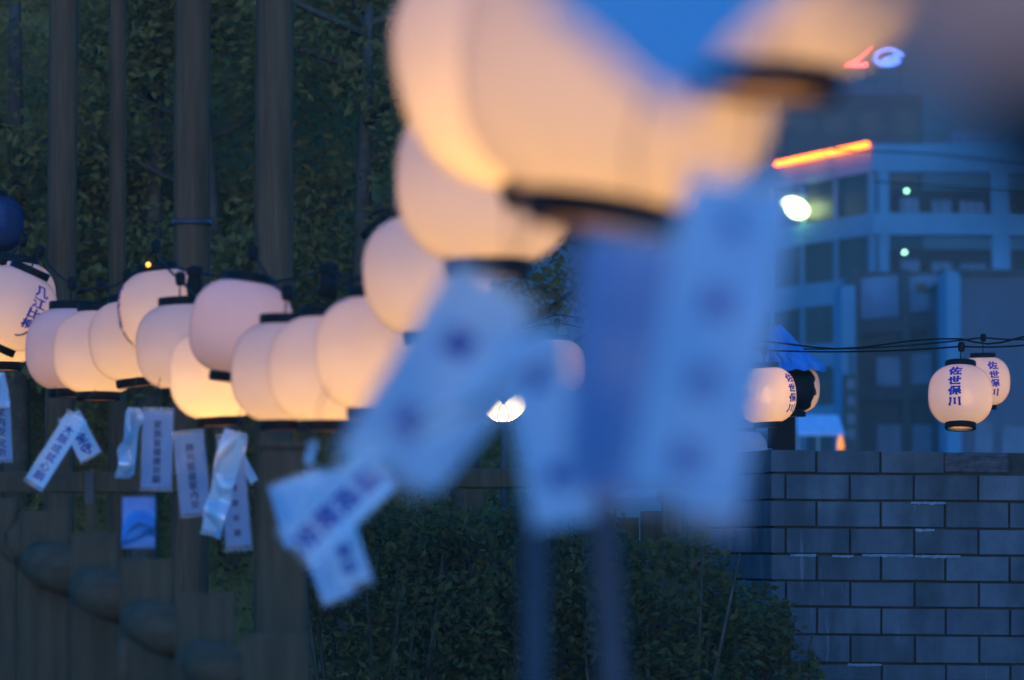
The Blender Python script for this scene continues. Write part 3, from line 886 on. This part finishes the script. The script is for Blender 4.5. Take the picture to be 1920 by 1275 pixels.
lantern('L5', 'peach lantern half hidden left of the raised one with edge letters', 249, 638, 82, 12.4, -6, 0, 28, bz=-.07)
lantern('L4', 'warm lantern with a straight black bottom rim, second whole one from the left', 185, 660, 85, 12.8, 0, 0, 30, bz=-.07)
lantern('L3', 'dim lavender lantern behind the warm one near the left edge', 132, 655, 84, 13.2, 0, 0, 15, bz=-.04, shade_mat='shade_dim')
t1 = lantern('L1', 'tilted lantern with a column of blue letters at the left edge', 24, 578, 80, 13.6, 24, 0, 25, bz=-.07)
lantern('L2', 'yellow lantern low behind the tilted lettered one, black bottom rim showing', 2, 606, 83, 14.2, 0, 0, 32, bz=-.075)
lantern('L0', 'pale lantern top peeping out above the tilted lettered one', 28, 560, 76, 14.6, 6, 0, 24)
t0 = lantern('N0', 'unlit navy lantern high at the left edge', -14, 420, 58, 14.9, 0, 0, 0, shade_mat='navy_paper', wire=None)
lettering('佐世', R(22), .06, .055, .055, .05, t0, M['ink_dark'])
lettering('几江比柳ノ', R(42), .092, .040, .058, .040, t1, M['ink'], slant=-.03)
lettering('佐世保川', R(-76), .075, .052, .060, .046, t6, M['ink'])
# far strings over the wall
FAR = 'paper lanterns over the block wall'
r1 = lantern('R1', 'sharp front lantern at right lettered in blue, bulb spot glowing through', 1801, 741, 60.5, 17.1, 1.5, -9, 24, bz=-.012, bx=.03, group=FAR, cord=.085, wire='far')
lettering('佐世保川', R(-17.5), .090, .0485, .058, .041, r1, M['ink'])
r2 = lantern('R2', 'lettered lantern behind the front right one', 1844, 715, 50, 19.6, -1, 2, 26, bz=-.012, group=FAR, cord=.10, wire='far2')
lettering('佐世保川', R(17), .088, .050, .058, .042, r2, M['ink'])
r3 = lantern('R3', 'bright lantern on the wall corner with letters along its right edge', 1436, 741, 57, 18.2, -3, 0, 40, bz=-.002, group=FAR, wire='far')
lettering('佐世保川', R(57), .078, .050, .062, .041, r3, M['ink'])
r4 = lantern('R4', 'lantern with a big black patch, its right rim pale, under a blue bag', 1487, 728, 50, 20.6, 0, 0, 20, group=FAR, wire='far2')
r6 = lantern('R6', 'distant lantern seen in the gap between two blurred strips', 1043, 688, 56, 18.4, 0, 0, 30, group=FAR, wire='far')
r7 = lantern('R7', 'dim brownish lantern sunk behind the wall top, only its crown visible', 1398, 846, 41, 19.0, 0, 0, 3, group=FAR, shade_mat='shade_dim', wire=None)
# black patch painted on r4
bm = bmesh.new()
nz, na = 22, 22
gv = []
for j in range(nz + 1):
    z = -RIMZ + 2 * RIMZ * j / nz
    aR = R(52 + 5 * math.sin(j * .9) + 5 * mnoise.noise(Vector((j * .8, 0, 4)))) * (1 - .1 * abs(j - 11) / 11)
    gv.append([bm.verts.new(((prof_r(z) + .0014) * math.sin(a), -(prof_r(z) + .0014) * math.cos(a), z)) for a in [R(-85) + (aR + R(85)) * i / na for i in range(na + 1)]])
for j in range(nz):
    for i in range(na): bm.faces.new((gv[j][i], gv[j][i + 1], gv[j + 1][i + 1], gv[j + 1][i]))
mesh_obj('black_patch', bm_mesh('black_patch', bm, True), M['black'], r4)
# crumpled blue bag over r4
def crumpled(name, center, prof, seed, mat, seg=72, amp=.25):
    bm = bmesh.new(); rings = []
    fine = []
    for p, q in zip(prof, prof[1:]): fine += [tuple(a_ + (b_ - a_) * k / 4 for a_, b_ in zip(p, q)) for k in range(4)]
    for (dx, dz, r) in fine + [prof[-1]]:
        ring = []
        for k in range(seg):
            a = k * math.tau / seg
            n_ = 1 + amp * .5 * mnoise.noise(Vector((math.cos(a) * 2.2 + seed, math.sin(a) * 2.2, dz * 14))) + .16 * amp * math.sin(9 * a + 14 * dz + 2 * math.sin(3 * a)) + .2 * amp * mnoise.noise(Vector((a * 4, dz * 45, seed)))
            ring.append(bm.verts.new((dx + r * n_ * math.cos(a), r * n_ * math.sin(a), dz + .012 * mnoise.noise(Vector((a * 3, dz * 20, seed))))))
        rings.append(ring)
    for A, B in zip(rings, rings[1:]):
        for k in range(seg): bm.faces.new((A[k], A[(k + 1) % seg], B[(k + 1) % seg], B[k]))
    bm.faces.new(rings[-1])
    me = bm_mesh(name, bm, True)
    return mesh_obj(name, me, mat, None, center)
s8 = mpp(20.5)
o = crumpled('plastic_bag', at(1487, 690, 20.5), [(.010, -.018, .148), (.006, .0, .142), (-.008, .035, .125), (-.035, .09, .098), (-.062, .15, .070), (-.08, .20, .045), (-.085, .235, .018)], 3.1, M['tarp'], amp=.6)
tag(o, 'crumpled blue plastic bag over the lantern with the black patch', 'plastic bag')
# dark post under it and the paper on the wall
b = at(1466, HORIZON, 21.0); b.z = 0
dp = thing('dark_post', 'black post standing behind the wall under the patched lantern', 'post', b)
zt = at(1466, 760, 21.0).z
mesh_obj('shaft', box_mesh('shaft', (-.075, -.06, 0), (.075, .06, zt), .008), M['rubber'], dp)
mesh_obj('cap', box_mesh('cap', (-.085, -.07, zt), (.085, .07, zt + .03), .006), M['dark_int'], dp)
bm = bmesh.new()
c = at(1422, 840, 17.62)
v = []
for i in range(9):
    x = (-27 + 54 * i / 8) * P_
    hgt = .011 * math.sin(math.pi * min(1, (i + 1.5) / 7)) + .004
    v.append([bm.verts.new((x, y, hgt * (1 - abs(y) / .09) + .003 * mnoise.noise(Vector((x * 60, y * 60, 0))))) for y in (-.05, -.015, .02, .05)])
for A, B in zip(v, v[1:]):
    for k in range(3): bm.faces.new((A[k], A[k + 1], B[k + 1], B[k]))
tag(mesh_obj('folded_paper', bm_mesh('folded_paper', bm), M['paper'], None, Vector((c.x, c.y, topz + .004))), 'scrap of white paper lying on the wall corner', 'paper')

# wires through the cord clips
def wire(name, pts, rad, label, sag=.02, two=False):
    P = []
    for a, b_ in zip(pts, pts[1:]):
        for i in range(8):
            t_ = i / 8
            q_ = a.lerp(b_, t_); q_.z -= sag * 4 * t_ * (1 - t_)
            P.append(q_)
    P.append(pts[-1])
    if two:
        t = thing(name, label, 'wire', P[0])
        for off in (0, .03):
            mesh_obj('strand', tube_mesh('strand', [p - P[0] + Vector((0, 0, off * (1 + .5 * math.sin(i * .9)))) for i, p in enumerate(P)], rad, 6), M['rubber'], t)
        return t
    return tag(mesh_obj(name, tube_mesh(name, P, rad, 6), M['rubber']), label, 'wire')
npts = [p for d, p in sorted(wire_pts['near'], key=lambda q: q[0])]
wire('lantern_wire', npts + [at(-250, 520, 15.5)], .004, 'black wire from which the near row of lanterns hangs')
fpts = sorted([p for d, p in wire_pts['far']], key=lambda p: p.x)
wire('lantern_wire', [at(820, 628, 18.9)] + fpts + [at(2000, 636, 16.8)], .0045, 'black double wire over the wall, nearer of the two strings', .015, True)
f2 = sorted([p for d, p in wire_pts['far2']], key=lambda p: p.x)
wire('lantern_wire', [at(1250, 625, 21)] + f2 + [at(2010, 625, 19)], .005, 'black wire holding the lanterns furthest behind over the wall', .02)
# second slack wire with empty sockets at left
wl = thing('socket_wire', 'slack dark wire with empty bulb sockets between the left and middle lanterns', 'wire', at(390, 520, 11.8))
pp = [at(x, y, d) - wl.location for x, y, d in ((330, 500, 12.2), (365, 512, 11.9), (440, 520, 11.4), (520, 528, 11.0), (615, 508, 10.4), (700, 530, 9.6))]
mesh_obj('strand', tube_mesh('strand', pp, .005, 6), M['rubber'], wl)
for p in (pp[1], pp[4]):
    k = mesh_obj('socket', SOCK, None, wl); k.location = p - Vector((0, 0, .03)); k.scale = (1.3,) * 3
M['pilot'] = emit('pilot_lamp', (1.0, .35, .05), 5)
bm = bmesh.new(); bmesh.ops.create_icosphere(bm, subdivisions=2, radius=.0075)
tag(mesh_obj('pilot_lamp', bm_mesh('pilot_lamp', bm, True), M['pilot'], None, at(278, 496, 11.9)), 'tiny orange pilot lamp on the top rim of the raised lantern', 'lamp')

# ------------------------------------------------------------------ hanging wish strips
def bent_grid(name, w, h, nx, nz, bend, seed, crumple, y=0.0):
    bm = bmesh.new(); rows_ = []
    for j in range(nz + 1):
        v_ = -h * j / nz
        row = []
        for i in range(nx + 1):
            u = -w / 2 + w * i / nx
            yy = y + bend * (v_ / h) ** 2 * h + .05 * w * math.cos(u / w * math.pi) + crumple * mnoise.noise(Vector((u * 18 + seed, v_ * 14, 0)))
            row.append(bm.verts.new((u, yy, v_)))
        rows_.append(row)
    fs = []
    for A, B in zip(rows_, rows_[1:]):
        for i in range(nx): fs.append(bm.faces.new((A[i], B[i], B[i + 1], A[i + 1])))
    return bm, fs
def strip(label, top, bottom, w_px, d, chars='', paper='paper', ink='ink', sleeve=True, bend=.03, crumple=.002, seed=0, csize=.62, yaw=0, dd=0.0, film=False, group='wish strips hanging in clear sleeves', pad=.10, t0c=.14):
    """A card strip hanging from pixel `top` to pixel `bottom`, w_px wide, at depth d (lower end d+dd)."""
    a, b_ = at(*top, d), at(*bottom, d + dd)
    w = w_px * mpp(d); h = (b_ - a).length
    zax = (a - b_).normalized()
    yax = (Vector((0, 1, 0)) - zax * zax.y).normalized()
    xax = yax.cross(zax)
    m = Matrix((xax, yax, zax)).transposed().to_4x4()
    m = m @ Matrix.Rotation(R(yaw), 4, 'Z')
    t = thing('wish_strip', label, 'paper strip', a, m.to_euler(), group)
    bm, _ = bent_grid('card', w, h * (1 - pad), 6, 16, bend, seed, crumple)
    bmesh.ops.translate(bm, verts=bm.verts, vec=(0, 0, -h * pad * .5))
    mesh_obj('card', bm_mesh('card', bm, True), M[paper], t)
    if sleeve:
        for k, y in enumerate((-.0025, .0025)):
            bm, _ = bent_grid('sleeve', w * 1.12, h, 6, 16, bend, seed, crumple * (1.6 if not film else 5), y)
            mesh_obj('sleeve', bm_mesh('sleeve', bm, True), M['film' if film else 'sleeve'], t)
    if chars:
        V, F = [], []
        n = len(chars); step = h * (1 - pad - t0c) / n
        cs = min(w * csize, step * .95)
        for i, ch in enumerate(chars):
            g, f = glyph(ch); b0 = len(V)
            for u, v_, k_ in g:
                uu = u * cs; zz_ = -h * (pad * .5 + t0c * .7) - step * (i + .5) + v_ * cs
                yy = bend * (zz_ / h) ** 2 * h + .05 * w * math.cos(uu / w * math.pi) + crumple * mnoise.noise(Vector((uu * 18 + seed, zz_ * 14, 0))) - .0016 - .0001 * k_
                V.append((uu, yy, zz_))
            F += [tuple(b0 + q for q in t_) for t_ in f]
        me = bpy.data.meshes.new('lettering'); me.from_pydata(V, [], F)
        mesh_obj('lettering', me, M[ink], t)
    bm = bmesh.new(); bm_tube(bm, [(0, 0, -.006), (.002, 0, .02), (-.003, 0, .06), (.004, 0, .10)], .0013, 5)
    mesh_obj('tie', bm_mesh('tie', bm, True), M['pole_metal'], t)
    return t
# far left strips
strip('grey blue lettered strip cut by the left edge', (0, 745), (4, 868), 36, 12.6, '家内安全祈', 'paper_shaded', 'ink_dark', seed=1)
strip('crumpled pale film strip cut by the left edge, above the grey lettered one', (-8, 700), (2, 766), 30, 12.5, '', 'paper_mid', film=True, seed=2, crumple=.008)
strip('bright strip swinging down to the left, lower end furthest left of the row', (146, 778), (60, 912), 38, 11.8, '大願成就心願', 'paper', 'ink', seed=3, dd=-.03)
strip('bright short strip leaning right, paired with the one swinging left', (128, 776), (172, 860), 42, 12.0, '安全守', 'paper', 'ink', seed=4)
strip('crumpled clear sleeve with warm glints left of the hanging blue strip', (250, 764), (238, 898), 34, 11.6, '', 'paper_mid', film=True, seed=5, crumple=.014, yaw=35)
strip('upright blue strip with small dark letters under the bright lanterns', (297, 764), (292, 922), 54, 11.4, '家族皆健康祈願', 'paper_shaded', 'ink_dark', seed=6, csize=.34)
strip('blue strip leaning slightly right of the upright one', (352, 806), (368, 970), 54, 11.2, '商売繁盛家内安', 'paper_shaded', 'ink_dark', seed=7, csize=.34)
strip('shiny crumpled strip slanting down left below the brightest lantern', (442, 808), (392, 1006), 40, 10.9, '', 'paper', film=True, seed=8, crumple=.010, yaw=-12)
strip('lilac strip behind the shiny crumpled one, lower end right', (430, 812), (448, 1034), 46, 11.1, '心身健康祈願', 'paper_shaded', 'ink_dark', seed=9, csize=.3)
strip('small pale slip behind the shiny crumpled strip, slanting right', (448, 850), (478, 905), 16, 11.3, '', 'paper_mid', seed=10)
# cluster with bold letters
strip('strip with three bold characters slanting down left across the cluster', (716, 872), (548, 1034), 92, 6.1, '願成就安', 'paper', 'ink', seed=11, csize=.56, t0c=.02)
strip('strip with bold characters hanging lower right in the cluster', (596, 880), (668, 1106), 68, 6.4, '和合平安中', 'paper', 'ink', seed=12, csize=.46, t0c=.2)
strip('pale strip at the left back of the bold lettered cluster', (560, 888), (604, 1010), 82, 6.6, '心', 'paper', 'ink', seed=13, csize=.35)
strip('blue strip edge showing behind the left side of the bold lettered cluster', (528, 902), (560, 1025), 50, 6.8, '', 'paper_blue', seed=14)
strip('blue translucent strip tail lowest in the bold lettered cluster', (590, 1000), (638, 1128), 60, 6.7, '', 'paper_mid', seed=15)
strip('thin pale slip hanging above the bold lettered cluster', (588, 826), (578, 872), 14, 6.6, '', 'paper', seed=16)
# blurred middle strips
strip('large blurred blue strip slanting down left in front of the row', (938, 520), (705, 890), 172, 3.5, '願結', 'paper_mid', 'ink', seed=17, csize=.35)
strip('pale blurred strip overlapping the large slanting one along its lower side', (978, 600), (740, 885), 172, 3.65, '', 'paper', seed=18, sleeve=False)
strip('added mint slip copying a sleeve glint across the large slanting strip, upper of two', (866, 768), (788, 812), 52, 3.2, '', 'glint_mint', seed=19, sleeve=False)  # sleeve glints built as two added pale slips
strip('added mint slip copying a sleeve glint across the large slanting strip, lower of two', (728, 834), (642, 874), 54, 3.2, '', 'glint_mint', seed=20, sleeve=False)
strip('blurred blue strip hanging nearly straight, middle of the picture', (988, 600), (1062, 1003), 118, 3.2, '結願', 'paper_mid', 'ink', seed=21, csize=.34, t0c=.0, sleeve=False)
strip('widest blurred lettered strip at centre right', (1395, 318), (1268, 962), 196, 2.55, '大願成就', 'paper_mid', 'ink', seed=22, csize=.30, t0c=.0)
strip('blurred blue strip just left of the widest lettered one', (1180, 430), (1140, 950), 165, 2.75, '', 'paper_deep', seed=23)
strip('blurred pale strip peeping out right of the widest lettered one', (1432, 330), (1325, 1000), 116, 2.7, '', 'paper_mid', seed=24)
strip('very near blue card, its corner poking down from the top edge between two big lanterns', (1524, -340), (1122, 130), 345, 1.6, '', 'paper_blue', seed=25, sleeve=False, bend=0)

# blue plastic card on the fence
t = thing('blue_plastic_card', 'glossy blue plastic sheet pinned to the dark fence, folded across its middle', 'plastic sheet', at(260, 932, 10.0))
w, h = 61 * mpp(10.0), 90 * mpp(10.0)
bm = bmesh.new(); n = 18; gr = []
for j in range(n + 1):
    gr.append([])
    for i in range(n + 1):
        u, v_ = i / n, j / n
        fold = .016 * math.exp(-((v_ - .62 - .25 * (u - .5) ** 2 * 4 + .22 * u) / .10) ** 2) + .012 * math.exp(-((v_ - .95 + .35 * u) / .06) ** 2)
        gr[-1].append(bm.verts.new(((u - .5) * w, -fold - .004 * mnoise.noise(Vector((u * 3, v_ * 3, 1))), -v_ * h)))
for j in range(n):
    for i in range(n): bm.faces.new((gr[j][i], gr[j + 1][i], gr[j + 1][i + 1], gr[j][i + 1]))
mesh_obj('sheet', bm_mesh('sheet', bm, True), M['tarp'], t)
mesh_obj('hem', box_mesh('hem', (-w / 2, .004, -h * 1.06), (w / 2, .009, 0), .001), M['tarp'], t)

# thin near poles
for (a, b_, d, r, lab) in (((1003, 955), (1003, 1300), 4.0, .0125, 'thin grey blurred pole, left of two at bottom centre'),
                           ((1094, 425), (1152, 1300), 3.6, .0125, 'thin grey blurred pole, right of two, passing up behind the strips')):
    p0, p1 = at(*a, d), at(*b_, d)
    k = (p1 - p0) / (p0.z - p1.z)
    p2 = p1 + k * p1.z
    t = thing('thin_pole', lab, 'pole', p2, group='thin poles in front')
    mesh_obj('shaft', tube_mesh('shaft', [Vector((0, 0, 0)), (p0 - p2) * .5, p0 - p2], r, 12), M['pole_metal'], t)
    bm = bmesh.new(); bm_lathe(bm, [(r * 1.05, -.01), (r * 1.5, -.008), (r * 1.5, .012), (.001, .016)], 14)
    mesh_obj('cap', bm_mesh('cap', bm, True), M['pole_metal'], t, p0 - p2)

# bright floodlight beyond the strips, two heads shaped to its heart-like glare
fp = at(945, 770, 18.0)
ft = thing('path_floodlight', 'dazzling warm white floodlight on a pole, built as two heads shaped to its heart-like glare, seen between two blurred strips', 'lamp', fp)
M['flood'] = emit('warm_white_flood', (1.0, .74, .32), 12)
for px, py, ang in ((924, 763, -40), (964, 764, 46)):
    c = at(px, py, 18.0) - fp
    hd = mesh_obj('head', lathe_mesh('head', [(.056, -.07), (.060, -.07), (.058, .03), (.03, .06), (.001, .06), (.001, .055), (.026, .052), (.052, .02)], 24), M['lamp_body'], ft, c)
    hd.rotation_euler = (R(-90), R(ang), 0); hd.rotation_mode = 'XYZ'
    bm = bmesh.new(); bm_lathe(bm, [(.001, -.03), (.03, -.028), (.05, -.015), (.001, 0)], 20)
    gl = mesh_obj('lamp_glass', bm_mesh('lamp_glass', bm, True), M['flood'], hd)
    hd.matrix_local = Matrix.Translation(c) @ Matrix.Rotation(R(ang), 4, 'Y') @ Matrix.Diagonal((.95, 1, 1.75, 1)) @ Matrix.Rotation(R(-90), 4, 'X')
mesh_obj('pole', tube_mesh('pole', [(0, .06, -fp.z), (0, .06, -.1), (0, .06, -.03)], .022, 10), M['lamp_body'], ft)
mesh_obj('yoke', tube_mesh('yoke', [(-.06, .06, 0), (0, .06, -.03), (.06, .06, 0)], .01, 8), M['lamp_body'], ft)

# thin haze over the whole place, added to lift the dark tones
hz = box_mesh('added_haze', (-200, -40, -1), (200, 440, 90))
hm = bpy.data.materials.new('lift_haze'); hm.use_nodes = True
hn = hm.node_tree; hn.nodes.remove(hn.nodes['Principled BSDF'])
pv = hn.nodes.new('ShaderNodeVolumePrincipled')
pv.inputs['Color'].default_value = (.94, .94, .74, 1)
pv.inputs['Density'].default_value = HAZE
hn.links.new(pv.outputs[0], hn.nodes['Material Output'].inputs['Volume'])
o = mesh_obj('added_haze', hz, hm); o['kind'] = 'stuff'
